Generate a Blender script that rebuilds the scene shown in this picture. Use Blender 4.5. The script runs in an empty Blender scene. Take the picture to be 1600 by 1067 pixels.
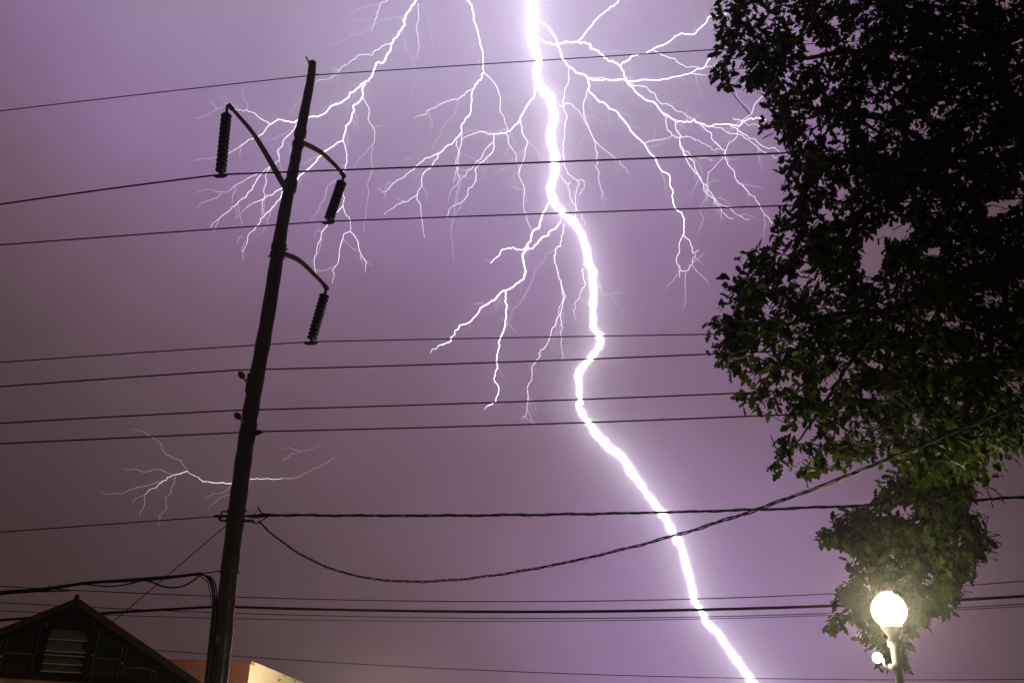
import bpy, math, random
import numpy as np
from mathutils import Matrix, Vector

random.seed(7)
rng = np.random.default_rng(11)
SC = bpy.context.scene
COL = SC.collection

# ------------------------------------------------------------------ camera
FOC = 1450.0                                   # focal length in photo pixels (1600 wide)
UPV = np.array([86.0, 2986.0, -1450.0]); UPV /= np.linalg.norm(UPV)
FWD = np.array([0, 0, -1.0])
YH = FWD - UPV * FWD.dot(UPV); YH /= np.linalg.norm(YH)
XH = np.cross(YH, UPV)
CAM = np.array([0, 0, 1.6])
cam_data = bpy.data.cameras.new('camera')
cam = bpy.data.objects.new('camera', cam_data); COL.objects.link(cam)
cam_data.sensor_fit = 'HORIZONTAL'; cam_data.sensor_width = 36.0
cam_data.lens = FOC / 1600 * 36.0
cam_data.clip_start = 0.05; cam_data.clip_end = 6000
cam.matrix_world = Matrix(((*XH, 0), (*YH, 0), (*UPV, 1.6), (0, 0, 0, 1)))
SC.camera = cam

def ray(px, py):
    d = np.array([px - 800, 533.5 - py, -FOC])
    return np.array([d @ XH, d @ YH, d @ UPV])
def at(px, py, Y):
    r = ray(px, py); return CAM + r * (Y / r[1])
def onplane(px, py, P, az):
    n = np.array([-math.sin(az), math.cos(az), 0])
    r = ray(px, py); return CAM + r * (((np.asarray(P) - CAM) @ n) / (r @ n))
def pix(w, p):                                 # photo pixels -> metres at point p
    r = np.asarray(p) - CAM
    depth = r @ np.array([XH @ FWD, YH @ FWD, UPV @ FWD])
    return w / FOC * depth

# ------------------------------------------------------------------ sky: storm cloud lit from inside by the flash
SC.view_settings.view_transform = 'Standard'
SC.view_settings.look = 'None'
SC.view_settings.exposure = 0.0
SC.view_settings.gamma = 1.0
SC.view_settings.use_curve_mapping = False
world = bpy.data.worlds.new('World'); SC.world = world; world.use_nodes = True
nt = world.node_tree; nt.nodes.clear()
def wn(t, **k):
    n = nt.nodes.new(t)
    for a, b in k.items(): setattr(n, a, b)
    return n
def wmath(op, a, b=None, c=None):
    n = wn('ShaderNodeMath', operation=op)
    for i, v in enumerate((a, b, c)):
        if v is None: continue
        if isinstance(v, (int, float)): n.inputs[i].default_value = v
        else: nt.links.new(v, n.inputs[i])
    return n.outputs[0]
tc = wn('ShaderNodeTexCoord')
def lobe(px, py, sharp, amp):                  # glow of the cloud round a direction: amp*exp(-sharp*(1-cos))
    d = ray(px, py); d = d / np.linalg.norm(d)
    v = wn('ShaderNodeVectorMath', operation='DOT_PRODUCT')
    nt.links.new(tc.outputs['Generated'], v.inputs[0]); v.inputs[1].default_value = d
    e = wmath('SUBTRACT', v.outputs['Value'], 1.0)
    e = wmath('MULTIPLY', e, sharp)
    e = wmath('EXPONENT', e)
    return wmath('MULTIPLY', e, amp)
noi = wn('ShaderNodeTexNoise'); noi.inputs['Scale'].default_value = 2.3
noi.inputs['Detail'].default_value = 4.0; noi.inputs['Roughness'].default_value = 0.45
noi.inputs['Distortion'].default_value = 0.6
nt.links.new(tc.outputs['Generated'], noi.inputs['Vector'])
noi2 = wn('ShaderNodeTexNoise'); noi2.inputs['Scale'].default_value = 7.0
noi2.inputs['Detail'].default_value = 7.0; noi2.inputs['Roughness'].default_value = 0.62
nt.links.new(tc.outputs['Generated'], noi2.inputs['Vector'])
g = wmath('ADD', lobe(850, -120, 12.0, 0.254), lobe(830, -150, 60.0, 0.239))   # cloud base where the channel leaves it
g = wmath('ADD', g, lobe(150, -80, 32.0, 0.105))
g = wmath('ADD', g, lobe(1120, 1040, 40.0, 0.155))                             # rain lit round the strike point
g = wmath('ADD', g, lobe(720, 860, 16.0, 0.026))
g = wmath('ADD', g, 0.015)
mod = wmath('MULTIPLY_ADD', noi.outputs['Fac'], 0.46, 0.77)
mod = wmath('MULTIPLY', mod, wmath('MULTIPLY_ADD', noi2.outputs['Fac'], 0.50, 0.75))
g = wmath('MULTIPLY', g, mod)
ramp = wn('ShaderNodeValToRGB')
el = ramp.color_ramp.elements
el[0].position = 0.0; el[0].color = (.018, .009, .008, 1)
el[1].position = 1.0; el[1].color = (.80, .70, .92, 1)
for p, c in ((.028, (.048, .028, .028)), (.052, (.085, .052, .056)), (.10, (.158, .096, .134)), (.156, (.250, .154, .276)), (.20, (.298, .200, .338)), (.26, (.340, .262, .385)), (.43, (.54, .43, .645))):
    e = el.new(p); e.color = (*c, 1)
nt.links.new(g, ramp.inputs['Fac'])
bg = wn('ShaderNodeBackground'); bg.inputs['Strength'].default_value = 1.3
nt.links.new(ramp.outputs['Color'], bg.inputs['Color'])
wo = wn('ShaderNodeOutputWorld'); nt.links.new(bg.outputs[0], wo.inputs['Surface'])
world.cycles.sampling_method = 'AUTOMATIC'
SC.cycles.volume_bounces = 0
SC.cycles.max_bounces = 8
SC.cycles.use_denoising = True
HAZE = True

# ------------------------------------------------------------------ materials
MATS = {}
def mat(name, col, rough=0.7, noise=None, metal=0.0, bump=0.0, scale=6.0, spec=0.4, stretch=None):
    if name in MATS: return MATS[name]
    m = bpy.data.materials.new(name); m.use_nodes = True
    t = m.node_tree; b = t.nodes['Principled BSDF']
    b.inputs['Base Color'].default_value = (*col, 1); b.inputs['Roughness'].default_value = rough
    b.inputs['Metallic'].default_value = metal; b.inputs['Specular IOR Level'].default_value = spec
    if noise or bump:
        c = t.nodes.new('ShaderNodeTexCoord'); mp = t.nodes.new('ShaderNodeMapping')
        t.links.new(c.outputs['Object'], mp.inputs['Vector'])
        if stretch: mp.inputs['Scale'].default_value = stretch
        n = t.nodes.new('ShaderNodeTexNoise'); n.inputs['Scale'].default_value = scale
        n.inputs['Detail'].default_value = 6
        t.links.new(mp.outputs[0], n.inputs['Vector'])
        if noise:
            r = t.nodes.new('ShaderNodeValToRGB')
            r.color_ramp.elements[0].position = .3; r.color_ramp.elements[1].position = .7
            r.color_ramp.elements[0].color = (*noise, 1); r.color_ramp.elements[1].color = (*col, 1)
            t.links.new(n.outputs['Fac'], r.inputs['Fac']); t.links.new(r.outputs['Color'], b.inputs['Base Color'])
        if bump:
            bp = t.nodes.new('ShaderNodeBump'); bp.inputs['Strength'].default_value = bump; bp.inputs['Distance'].default_value = .03
            t.links.new(n.outputs['Fac'], bp.inputs['Height']); t.links.new(bp.outputs[0], b.inputs['Normal'])
    MATS[name] = m; return m
def emit(name, col, s, sample=True):
    m = bpy.data.materials.new(name); m.use_nodes = True
    t = m.node_tree; t.nodes.clear()
    e = t.nodes.new('ShaderNodeEmission'); e.inputs[0].default_value = (*col, 1); e.inputs[1].default_value = s
    o = t.nodes.new('ShaderNodeOutputMaterial'); t.links.new(e.outputs[0], o.inputs['Surface'])
    m.cycles.emission_sampling = 'AUTO' if sample else 'NONE'
    MATS[name] = m; return m

M_POLE = mat('creosoted_wood', (.022, .016, .012), .55, (.003, .0025, .002), bump=.6, scale=5, stretch=(9, 9, .5), spec=.5)
pb_ = M_POLE.node_tree.nodes['Principled BSDF']; pb_.inputs['Coat Weight'].default_value = 1.0; pb_.inputs['Coat Roughness'].default_value = .25   # rain-wet
M_ARM = mat('weathered_grey_laminate', (.20, .165, .125), .6, (.12, .10, .075), bump=.2, scale=4, stretch=(1, 1, 6))
M_STEEL = mat('galvanised_steel', (.10, .095, .09), .5, (.05, .05, .05), .6, scale=20)
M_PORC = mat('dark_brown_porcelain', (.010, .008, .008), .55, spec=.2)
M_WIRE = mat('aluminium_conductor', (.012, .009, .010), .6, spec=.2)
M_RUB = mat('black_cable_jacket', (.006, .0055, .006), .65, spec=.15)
M_INS = mat('cream_porcelain', (.55, .45, .28), .3)
M_BARK = mat('bark', (.055, .042, .032), .9, (.02, .016, .013), bump=1, scale=9, stretch=(3, 3, .8))
M_FRAME = mat('greenhouse_frame', (.010, .009, .0095), .45)
M_TRIM = mat('red_brown_roof_trim', (.10, .06, .055), .5, (.06, .036, .034), scale=8)
M_GREY = mat('painted_grey_metal', (.20, .19, .18), .35, (.12, .115, .11), scale=12)
M_SIDING = mat('beige_siding', (.36, .27, .19), .6, (.28, .21, .15), scale=3)
M_ORANGE_LIT = mat('orange_lit_render', (.46, .20, .14), .85, (.38, .16, .11), bump=.15, scale=5)  # orange light put into the front wall's colour
M_CREAM = mat('cream_lit_render', (.74, .66, .50), .85, (.66, .58, .44), bump=.15, scale=5)  # bright lamplight put into the side wall's colour
M_POST = mat('white_painted_steel', (.72, .70, .64), .4)
M_ASPH = mat('asphalt', (.05, .05, .052), .85, (.035, .035, .037), bump=.3, scale=40)
M_GROUND = mat('damp_grass_ground', (.05, .06, .03), .95, (.03, .035, .02), bump=.5, scale=8)
M_CONC = mat('concrete', (.30, .29, .27), .85, (.24, .23, .21), scale=5)
M_PAINT = mat('road_paint', (.75, .73, .65), .6)

# ------------------------------------------------------------------ mesh helpers
def tag(o, label=None, cat=None, group=None, kind=None):
    if label: o['label'] = label
    if cat: o['category'] = cat
    if group: o['group'] = group
    if kind: o['kind'] = kind
    return o
def empty(name, loc):
    o = bpy.data.objects.new(name, None); COL.objects.link(o)
    o.location = loc; o.empty_display_size = .2
    return o
class MB:
    def __init__(s): s.v = []; s.f = []
    def add(s, v, f):
        k = len(s.v); s.v += [tuple(map(float, p)) for p in v]; s.f += [tuple(i + k for i in q) for q in f]; return s
    def tube(s, pts, rad, n=8, cap=True):
        pts = [Vector(p) for p in pts]
        if isinstance(rad, (int, float)): rad = [rad] * len(pts)
        T = []
        for i in range(len(pts)):
            a = pts[max(i - 1, 0)]; b = pts[min(i + 1, len(pts) - 1)]
            T.append((b - a).normalized())
        ref = Vector((0, 0, 1)) if abs(T[0].z) < .9 else Vector((1, 0, 0))
        N = (ref - T[0] * ref.dot(T[0])).normalized()
        vs, fs = [], []
        for i, p in enumerate(pts):
            N = (N - T[i] * N.dot(T[i])).normalized(); B = T[i].cross(N)
            for k in range(n):
                a = 2 * math.pi * k / n
                vs.append(p + (N * math.cos(a) + B * math.sin(a)) * rad[i])
        for i in range(len(pts) - 1):
            for k in range(n):
                fs.append((i * n + k, i * n + (k + 1) % n, (i + 1) * n + (k + 1) % n, (i + 1) * n + k))
        if cap:
            fs.append(tuple(range(n - 1, -1, -1))); m = (len(pts) - 1) * n; fs.append(tuple(range(m, m + n)))
        return s.add(vs, fs)
    def lathe(s, prof, n=20, origin=(0, 0, 0), axis=(0, 0, 1)):
        ax = Vector(axis).normalized(); q = Vector((0, 0, 1)).rotation_difference(ax); o = Vector(origin)
        vs, fs = [], []
        for (r, z) in prof:
            for k in range(n):
                a = 2 * math.pi * k / n
                vs.append(o + q @ Vector((r * math.cos(a), r * math.sin(a), z)))
        for i in range(len(prof) - 1):
            for k in range(n):
                fs.append((i * n + k, i * n + (k + 1) % n, (i + 1) * n + (k + 1) % n, (i + 1) * n + k))
        fs.append(tuple(range(n - 1, -1, -1))); m = (len(prof) - 1) * n; fs.append(tuple(range(m, m + n)))
        return s.add(vs, fs)
    def prism(s, poly, d):                     # 3-D polygon + extrusion vector
        n = len(poly); d = np.asarray(d, float); a = [np.asarray(p, float) for p in poly]
        if sum(np.cross(a[i] - a[0], a[i + 1] - a[0]) for i in range(1, n - 1)) @ d > 0: a = a[::-1]   # faces outwards
        return s.add(a + [p + d for p in a], [tuple(range(n)), tuple(range(2 * n - 1, n - 1, -1))] +
                     [(i, i + n, (i + 1) % n + n, (i + 1) % n) for i in range(n)])
    def box(s, c, sx, sy, sz):
        x, y, z = c
        p = [(x - sx / 2, y - sy / 2, z - sz / 2), (x + sx / 2, y - sy / 2, z - sz / 2), (x + sx / 2, y + sy / 2, z - sz / 2), (x - sx / 2, y + sy / 2, z - sz / 2)]
        return s.prism(p, (0, 0, sz))
    def build(s, name, m, parent=None, smooth=False, bevel=0):
        me = bpy.data.meshes.new(name); 
        loc = Vector(parent.matrix_basis.translation) if parent is not None and parent.parent is None else Vector((0, 0, 0))
        if parent is not None and parent.parent is not None: loc = Vector(parent.parent.location)
        me.from_pydata([tuple(Vector(p) - loc) for p in s.v], [], s.f); me.update()
        me.materials.append(m)
        if smooth: me.polygons.foreach_set('use_smooth', [True] * len(me.polygons))
        o = bpy.data.objects.new(name, me); COL.objects.link(o)
        if parent is not None: o.parent = parent
        if bevel:
            b = o.modifiers.new('bevel', 'BEVEL'); b.width = bevel; b.segments = 2; b.limit_method = 'ANGLE'
        return o
def catmull(P, k):
    P = [np.asarray(p, float) for p in P]
    out = []
    for i in range(len(P) - 1):
        a = P[i - 1] if i else 2 * P[0] - P[1]; b = P[i]; c = P[i + 1]; d = P[i + 2] if i + 2 < len(P) else 2 * P[-1] - P[-2]
        for j in range(k):
            t = j / k
            out.append(.5 * (2 * b + (c - a) * t + (2 * a - 5 * b + 4 * c - d) * t * t + (3 * b - a - 3 * c + d) * t ** 3))
    out.append(P[-1]); return out

# ------------------------------------------------------------------ ground (below the frame)
def sheet(name, x0, x1, y0, y1, z, m):
    o = MB().add([(x0, y0, z), (x1, y0, z), (x1, y1, z), (x0, y1, z)], [(0, 1, 2, 3)]).build(name, m)
    return tag(o, kind='structure')
sheet('ground', -335, 335, -335, 335, 0, M_GROUND)
sheet('road', -330, 330, -6, 7, .004, M_ASPH)
for nm, y0, y1 in (('pavement', 7.0, 9.2),):
    tag(MB().prism([(-330, y0, .0), (330, y0, .0), (330, y1, .0), (-330, y1, .0)], (0, 0, .13)).build(nm, M_CONC), kind='structure')
o = MB()
for i in range(-12, 13): o.add([(i * 6 - 1.5, .45, .009), (i * 6 + 1.5, .45, .009), (i * 6 + 1.5, .57, .009), (i * 6 - 1.5, .57, .009)], [(0, 1, 2, 3)])
tag(o.build('road_marking', M_PAINT), kind='structure')

# ------------------------------------------------------------------ utility pole
AZ = math.radians(-6.0)                        # the overhead line runs across the view, right end nearer
POLE_Y = 17.8
base = at(340.5, 1067, POLE_Y)
PB = np.array([base[0] + .01, POLE_Y, 0.0])
pole = tag(empty('utility_pole', PB), 'tall dark wooden utility pole with three curved arms leaning past the lightning', 'utility pole')
cpx = [(488.5, 98, 12), (484.5, 130, 13.5), (469, 210, 16), (458.5, 265, 17), (440.5, 355, 20), (418.5, 495, 22.5), (392.5, 640, 25), (376, 755, 27), (358, 899, 28), (341, 1067, 28.5)]
def P3(x, y, dY=0): return onplane(x, y, PB - np.array([0, -dY, 0]), AZ)
pc = [P3(x, y) for x, y, w in cpx] + [PB + np.array([0, 0, 0])]
pr = [pix(w, p) / 2 for (x, y, w), p in zip(cpx, pc)]; pr.append(pr[-1] * 1.08)
PC = catmull([np.append(p, r) for p, r in zip(pc, pr)], 10)
shaft_pts = [p[:3] for p in PC]; shaft_r = [p[3] * (1 + .035 * math.sin(i * 1.7) + .02 * random.uniform(-1, 1)) for i, p in enumerate(PC)]
MB().tube(shaft_pts, shaft_r, 18).build('shaft', M_POLE, pole, True)
def pole_at(y):                                # centre and radius of the pole at image row y
    cy = [c[1] for c in cpx]
    x = np.interp(y, cy, [c[0] for c in cpx]); w = np.interp(y, cy, [c[2] for c in cpx])
    p = P3(x, y); return p, pix(w, p) / 2
def band(y, h, extra=.015):
    p, r = pole_at(y); q, r2 = pole_at(y + h)
    MB().tube([p, (p + q) / 2, q], [r + extra, (r + r2) / 2 + extra, r2 + extra], 20).build('band', M_STEEL, pole, False)
for y, h in ((204, 9), (224, 4), (284, 14), (382, 8), (396, 6), (797, 3), (811, 3), (893, 2)): band(y, h, .022)
def bolt_(y, side, L=.12, r=.018):
    p, rr = pole_at(y); d = np.array([math.cos(AZ) * side, math.sin(AZ) * side, 0])
    MB().tube([p + d * (rr - .02), p + d * (rr + L)], r, 8).build('through_bolt', M_STEEL, pole)
for y, s_ in ((117, 1), (290, -1), (390, 1), (400, -1), (806, -1)): bolt_(y, s_, .07)
p, r = pole_at(99)
MB().tube([p + np.array([-.05, -.06, -.1]), p + np.array([-.16, -.08, .12])], .02, 6).build('ground_pin', M_STEEL, pole)
# the arms bend out along the line angle: one towards the viewer, two away
arms = []
def arm(name, px, dys, w0, w1):
    pts = [P3(x, y, d) for (x, y), d in zip(px, dys)]
    C = catmull(pts, 6); n = len(C)
    mb = MB(); h0, h1 = pix(w0, pts[0]) / 2, pix(w1, pts[-1]) / 2
    # box section, slightly rounded
    T = [Vector(C[min(i + 1, n - 1)]) - Vector(C[max(i - 1, 0)]) for i in range(n)]
    ring = []
    for i, c in enumerate(C):
        t = T[i].normalized(); side = t.cross(Vector((0, 0, 1))).normalized(); up = side.cross(t).normalized()
        h = h0 + (h1 - h0) * i / (n - 1)
        for a, b in ((1, .6), (.6, 1), (-.6, 1), (-1, .6), (-1, -.6), (-.6, -1), (.6, -1), (1, -.6)):
            ring.append(Vector(c) + side * h * a * .75 + up * h * b)
    fs = []
    for i in range(n - 1):
        for k in range(8): fs.append((i * 8 + k, i * 8 + (k + 1) % 8, (i + 1) * 8 + (k + 1) % 8, (i + 1) * 8 + k))
    fs += [tuple(range(7, -1, -1)), tuple(range((n - 1) * 8, n * 8))]
    mb.add(ring, fs); a = mb.build('davit_arm', M_ARM, pole)
    e = Vector(C[-1]); d = T[-1].normalized()
    MB().tube([e - d * .12, e + d * .04], h1 * 1.5, 10).build('end_cap', M_STEEL, a)
    return C[-1]
tipA = arm('a', [(446, 293), (443, 289), (424, 255), (405, 223), (392, 204), (375, 184), (358, 165)], np.linspace(-.15, -1.6, 7), 9.5, 5)
tipB = arm('b', [(470, 222), (489, 231), (504, 240), (517, 252), (529, 264), (537, 275)], np.linspace(.1, 1.1, 6), 8, 5)
tipC = arm('c', [(441, 396), (462, 404), (477, 415), (491, 429), (503, 441), (510, 450)], np.linspace(.1, 1.1, 6), 8, 5)

def insulator(top_px, bot_px, dY, ndisc, wpx, label):
    a = P3(*top_px, dY); b = P3(*bot_px, dY)
    L = np.linalg.norm(b - a); ax = Vector((b - a) / L)
    root = tag(empty('insulator_string', a), label, 'insulator', 'suspension insulators hanging from the pole arms')
    r = pix(wpx, a) / 2
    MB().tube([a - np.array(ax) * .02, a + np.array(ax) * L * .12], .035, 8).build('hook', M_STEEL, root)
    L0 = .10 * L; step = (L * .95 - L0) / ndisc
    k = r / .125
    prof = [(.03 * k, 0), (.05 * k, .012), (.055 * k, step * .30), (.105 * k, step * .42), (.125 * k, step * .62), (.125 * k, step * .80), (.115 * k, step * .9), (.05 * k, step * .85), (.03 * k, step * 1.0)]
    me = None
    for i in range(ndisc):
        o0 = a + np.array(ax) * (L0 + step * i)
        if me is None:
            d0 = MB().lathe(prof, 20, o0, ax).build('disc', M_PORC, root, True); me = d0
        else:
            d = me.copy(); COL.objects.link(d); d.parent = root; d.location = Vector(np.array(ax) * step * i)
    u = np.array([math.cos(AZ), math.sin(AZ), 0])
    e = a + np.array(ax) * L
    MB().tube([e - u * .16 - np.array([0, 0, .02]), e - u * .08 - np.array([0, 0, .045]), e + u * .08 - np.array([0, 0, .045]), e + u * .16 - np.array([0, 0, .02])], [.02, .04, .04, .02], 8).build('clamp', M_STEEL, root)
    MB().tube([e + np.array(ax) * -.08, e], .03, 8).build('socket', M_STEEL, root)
    return e
eA = insulator((355, 167), (344.5, 273), -1.6, 13, 16.5, 'nearly upright black insulator string hung from the arm left of the pole')
eB = insulator((537, 276), (513, 346), 1.1, 12, 16.0, 'tilted black insulator string under the upper right-hand arm')
eC = insulator((510, 451), (486, 534), 1.1, 12, 16.0, 'tilted black insulator string under the lowest arm of the pole')

def standoff(pole_px, tip_px, dY):
    a = P3(*pole_px, dY * .2); b = P3(*tip_px, dY)
    d = (b - a); L = np.linalg.norm(d); d = d / L
    o = MB().tube([a, a + d * L * .78], [.028, .022], 8).build('standoff_bracket', M_INS, pole, True)
    r = .065
    MB().lathe([(.03, 0), (r * .8, .02), (r, .05), (r * .75, .075), (r * .9, .1), (r * .95, .13), (r * .5, .16), (.03, .2)], 16, b - d * .17, d).build('insulator_knob', M_PORC, o, True)
    MB().box(tuple(a), .05, .05, .42).build('mounting_plate', M_STEEL, pole)
    return b
standoff((387, 598), (375, 583), -.55)
standoff((381, 661), (369, 647), -.55)
standoff((398, 676), (407, 675.5), -.1)
gw = []
for y in (105, 160, 210, 265, 330, 400, 495, 640, 755, 899, 1067):
    q, rr = pole_at(y); gw.append(q + np.array([rr * .35, -rr * .97, 0]))
MB().tube(gw, .007, 5).build('ground_wire', M_STEEL, pole)
for y in (150, 250, 330, 440, 540, 700, 850, 980):
    q, rr = pole_at(y); MB().box(tuple(q + np.array([rr * .35, -rr * .99, 0])), .05, .03, .015).build('staple', M_STEEL, pole)
q, rr = pole_at(1000)
MB().box(tuple(q + np.array([-rr * .2, -rr * 1.0, 0])), .09, .02, .14).build('number_tag', M_GREY, pole)
# U-guard conduit up the left of the shaft
gp = []
for y in (938, 960, 1000, 1067):
    p, r = pole_at(y); gp.append(p + np.array([-r - .015, -.06, 0]))
gp.append(PB + np.array([-.26, -.06, 0]))
MB().tube(gp, .055, 10).build('conduit', M_FRAME, pole, True)
p, r = pole_at(806)
d = np.array([math.cos(AZ), math.sin(AZ), 0])
MB().tube([p - d * (r - .02), p - d * (r + .28)], .03, 8).build('dead_end_bracket', M_STEEL, pole)
MB().tube([p - d * (r + .02) + np.array([0, 0, .09]), p - d * (r + .14) + np.array([0, 0, .09]), p - d * (r + .14) - np.array([0, 0, .07])], .022, 6).build('clevis', M_STEEL, pole)
MB().tube([p + d * (r - .02), p + d * (r + .22), p + d * (r + .45)], [.02, .045, .02], 8).build('wedge_clamp', M_STEEL, pole)
MB().tube([p + d * (r - .02) - np.array([0, 0, .1]), p + d * (r + .2) - np.array([0, 0, .1])], .022, 8).build('service_hook', M_STEEL, pole)

# ------------------------------------------------------------------ overhead wires
def spanpts(px, n=40, deg=2):
    x = np.array([p[0] for p in px], float); y = np.array([p[1] for p in px], float)
    w = np.ones(len(x)); w[0] = w[-1] = 1
    if len(x) <= deg: deg = len(x) - 1
    c = np.polyfit(x, y, deg, w=w)
    c_lin = None
    X = np.linspace(x[0], x[-1], n); Y = np.polyval(c, X)
    # pin the two ends to their traced rows
    e0 = y[0] - Y[0]; e1 = y[-1] - Y[-1]; t = (X - x[0]) / (x[-1] - x[0])
    return list(zip(X, Y + e0 * (1 - t) + e1 * t))
def wire(name, spans, wpx, label, P=None, az=AZ, m=M_WIRE, deg=2, cat='power line', group='overhead wires on the pole line'):
    P = PB if P is None else P
    pts = []
    for s in spans:
        q = [onplane(x, y, P, az) for x, y in spanpts(s, deg=deg)]
        pts += q if not pts else q[1:]
    mid = onplane(*spans[-1][len(spans[-1]) // 2], P, az)
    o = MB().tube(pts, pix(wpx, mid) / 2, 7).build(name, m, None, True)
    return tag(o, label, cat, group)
off = lambda d: PB + np.array([0, d, 0])
wire('power_line', [[(-500, 236), (0, 173), (240, 147), (488, 118)], [(488, 118), (800, 98), (1115, 78), (2100, 22)]], 1.7, 'thin topmost wire running over the tip of the pole')
wire('power_line', [[(-500, 404), (0, 320), (150, 297), (344, 273)], [(344, 273), (545, 265), (870, 253), (1220, 240), (1360, 234), (2100, 206)]], 2.9, 'power line clamped under the upright insulator string left of the pole', eA)
wire('power_line', [[(-500, 424), (0, 384), (250, 362), (430, 351), (513, 346)], [(513, 346), (870, 333), (1215, 322), (1600, 310), (2100, 296)]], 2.3, 'power line held by the tilted insulator under the upper right-hand arm', eB)
wire('power_line', [[(-500, 606), (0, 566), (200, 553), (400, 541), (486, 534)], [(486, 534), (900, 526), (1115, 522), (1600, 516), (2100, 512)]], 2.0, 'power line held by the tilted insulator under the lowest arm', eC)
wire('power_line', [[(-500, 645), (0, 604), (372, 578)], [(372, 578), (800, 568), (1110, 553), (1600, 527), (2100, 497)]], 2.5, 'upper of two wires on the left-hand standoff brackets of the pole', off(-.55))
wire('power_line', [[(-500, 692), (0, 661), (367, 641)], [(367, 641), (800, 630), (1160, 614), (1600, 592), (2100, 566)]], 2.5, 'lower of two wires on the left-hand standoff brackets of the pole', off(-.55))
wire('power_line', [[(-500, 716), (0, 693), (375, 676), (408, 674)], [(408, 674), (800, 665), (1000, 658), (1240, 646), (2100, 598)]], 2.5, 'wire crossing the pole at the small right-hand knob insulator', off(-.1))
wire('neutral_wire', [[(-500, 868), (0, 831), (346, 806)]], 1.8, 'thin wire ending on the left-hand dead-end bracket of the pole')
wire('communication_cable', [[(-500, 1010), (0, 968), (100, 962), (345, 947)], [(345, 947), (600, 952), (800, 957), (1000, 955), (1290, 947), (1500, 935), (1600, 929), (2200, 880)]], 4.6, 'thick black cable crossing low from behind the glasshouse ridge to the lamp', off(.24), m=M_RUB, cat='cable')
wire('communication_cable', [[(-500, 880), (0, 899), (360, 930), (650, 941), (850, 941), (1050, 935), (1310, 921), (1600, 897), (2200, 835)]], 1.6, 'thin wire just above the thick low cable, far behind the pole', at(360, 930, 34), az=0.0, deg=3, cat='cable')
wire('communication_cable', [[(-500, 905), (0, 928), (165, 941), (310, 956), (600, 966), (900, 969), (1100, 962), (1290, 951), (1600, 934), (2200, 890)]], 1.4, 'thin wire just below the thick low cable, far behind the pole', at(360, 930, 31), az=0.0, deg=3, cat='cable')
wire('communication_cable', [[(-500, 926), (0, 947), (230, 957), (400, 963), (600, 971), (900, 975), (1100, 967), (1290, 955), (1600, 939), (2200, 899)]], 1.2, 'lowest of the hair-thin wires under the thick low cable', at(360, 930, 32.5), az=0.0, deg=3, cat='cable')
wire('communication_cable', [[(-500, 935), (230, 1010), (390, 1028), (800, 1050), (1200, 1059), (1500, 1060), (2200, 1045)]], 1.3, 'faint distant wire along the very bottom of the sky', at(800, 1050, 52), az=0.0, deg=3, cat='cable')
gy = [P3(353, 821), P3(178, 970)]
gdir = gy[1] - gy[0]; gend = gy[0] + gdir * (gy[0][2] / -gdir[2])
tag(MB().tube([gy[0], gend], pix(1.6, gy[0]) / 2, 6).build('guy_wire', M_WIRE), 'taut diagonal guy wire running from the pole down to the lower left', 'guy wire')
# twisted service cables
def twisted(name, px, ydep, wpx, pitch, amp, label, deg, straight_end=None):
    S = spanpts(px, 260, deg)
    pts = [at(x, y, np.interp(x, *ydep)) for x, y in S]
    root = tag(empty(name, pts[0]), label, 'cable', 'twisted service cables')
    L = [0]
    for a, b in zip(pts, pts[1:]): L.append(L[-1] + np.linalg.norm(b - a))
    # resample
    n = int(L[-1] / (pitch / 14)); s = np.linspace(0, L[-1], n)
    R = np.array([[np.interp(t, L, [p[k] for p in pts]) for k in range(3)] for t in s])
    for ph, rr, am in ((0, 1.0, 1.0), (2.1, 1.0, 1.0), (4.2, .6, 1.0)):
        q = []
        for i, t in enumerate(s):
            tg = Vector(R[min(i + 1, n - 1)] - R[max(i - 1, 0)]).normalized(); sd = tg.cross(Vector((0, 0, 1))).normalized(); u = sd.cross(tg)
            a = 2 * math.pi * t / pitch + ph + .8 * math.sin(t * .9); am2 = amp * am * (1 + .35 * math.sin(t * 1.3 + ph))
            q.append(Vector(R[i]) + (sd * math.cos(a) + u * math.sin(a)) * am2)
        MB().tube(q, pix(wpx, pts[len(pts) // 2]) / 2 * rr, 6).build('strand', M_RUB, root, True)
    return root, pts
tw1, q1 = twisted('service_cable', [(404, 804), (600, 808), (760, 810), (1000, 804), (1200, 795), (1310, 790), (1440, 783), (1600, 775), (2000, 748)], ([380, 2000], [17.75, 16.4]), 2.4, .95, .017, 'twisted black cable running almost level from the pole to the tree', 2)
tw2, q2 = twisted('service_cable', [(404, 814), (440, 850), (490, 880), (560, 900), (650, 908), (740, 905), (850, 888), (960, 863), (1050, 838), (1180, 797), (1300, 752), (1460, 690), (1600, 625), (1800, 515)], ([390, 650, 1200, 1800], [17.7, 15.5, 10.0, 6.0]), 2.2, .8, .014, 'twisted black service drop sagging in a long curve up into the tree', 6)
# pigtails where the twisted cables end on the pole
pp, pr_ = pole_at(806)
def jumper(px, w=1.6):
    MB().tube(catmull([P3(x, y, -.05) for x, y in px], 8), pix(w, pp) / 2, 6).build('jumper_wire', M_RUB, tw1, True)
jumper([(420, 806.5), (411, 802), (405, 796), (403, 791)], 2.2)
jumper([(420, 806.5), (412, 811), (402, 817), (396, 816), (391, 812), (384, 813)], 2.0)
jumper([(403, 797), (398, 802), (394, 812), (399, 816)], 1.2)
jumper([(415, 806), (404, 805.5), (392, 805.5), (385, 805.5)], 2.2)
MB().tube(catmull([P3(x, y, -.05) for x, y in [(341, 807), (344, 812), (350, 813.5), (358, 813.5)]], 6), .02, 6).build('tail_loop', M_WIRE, pole, True)
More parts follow.
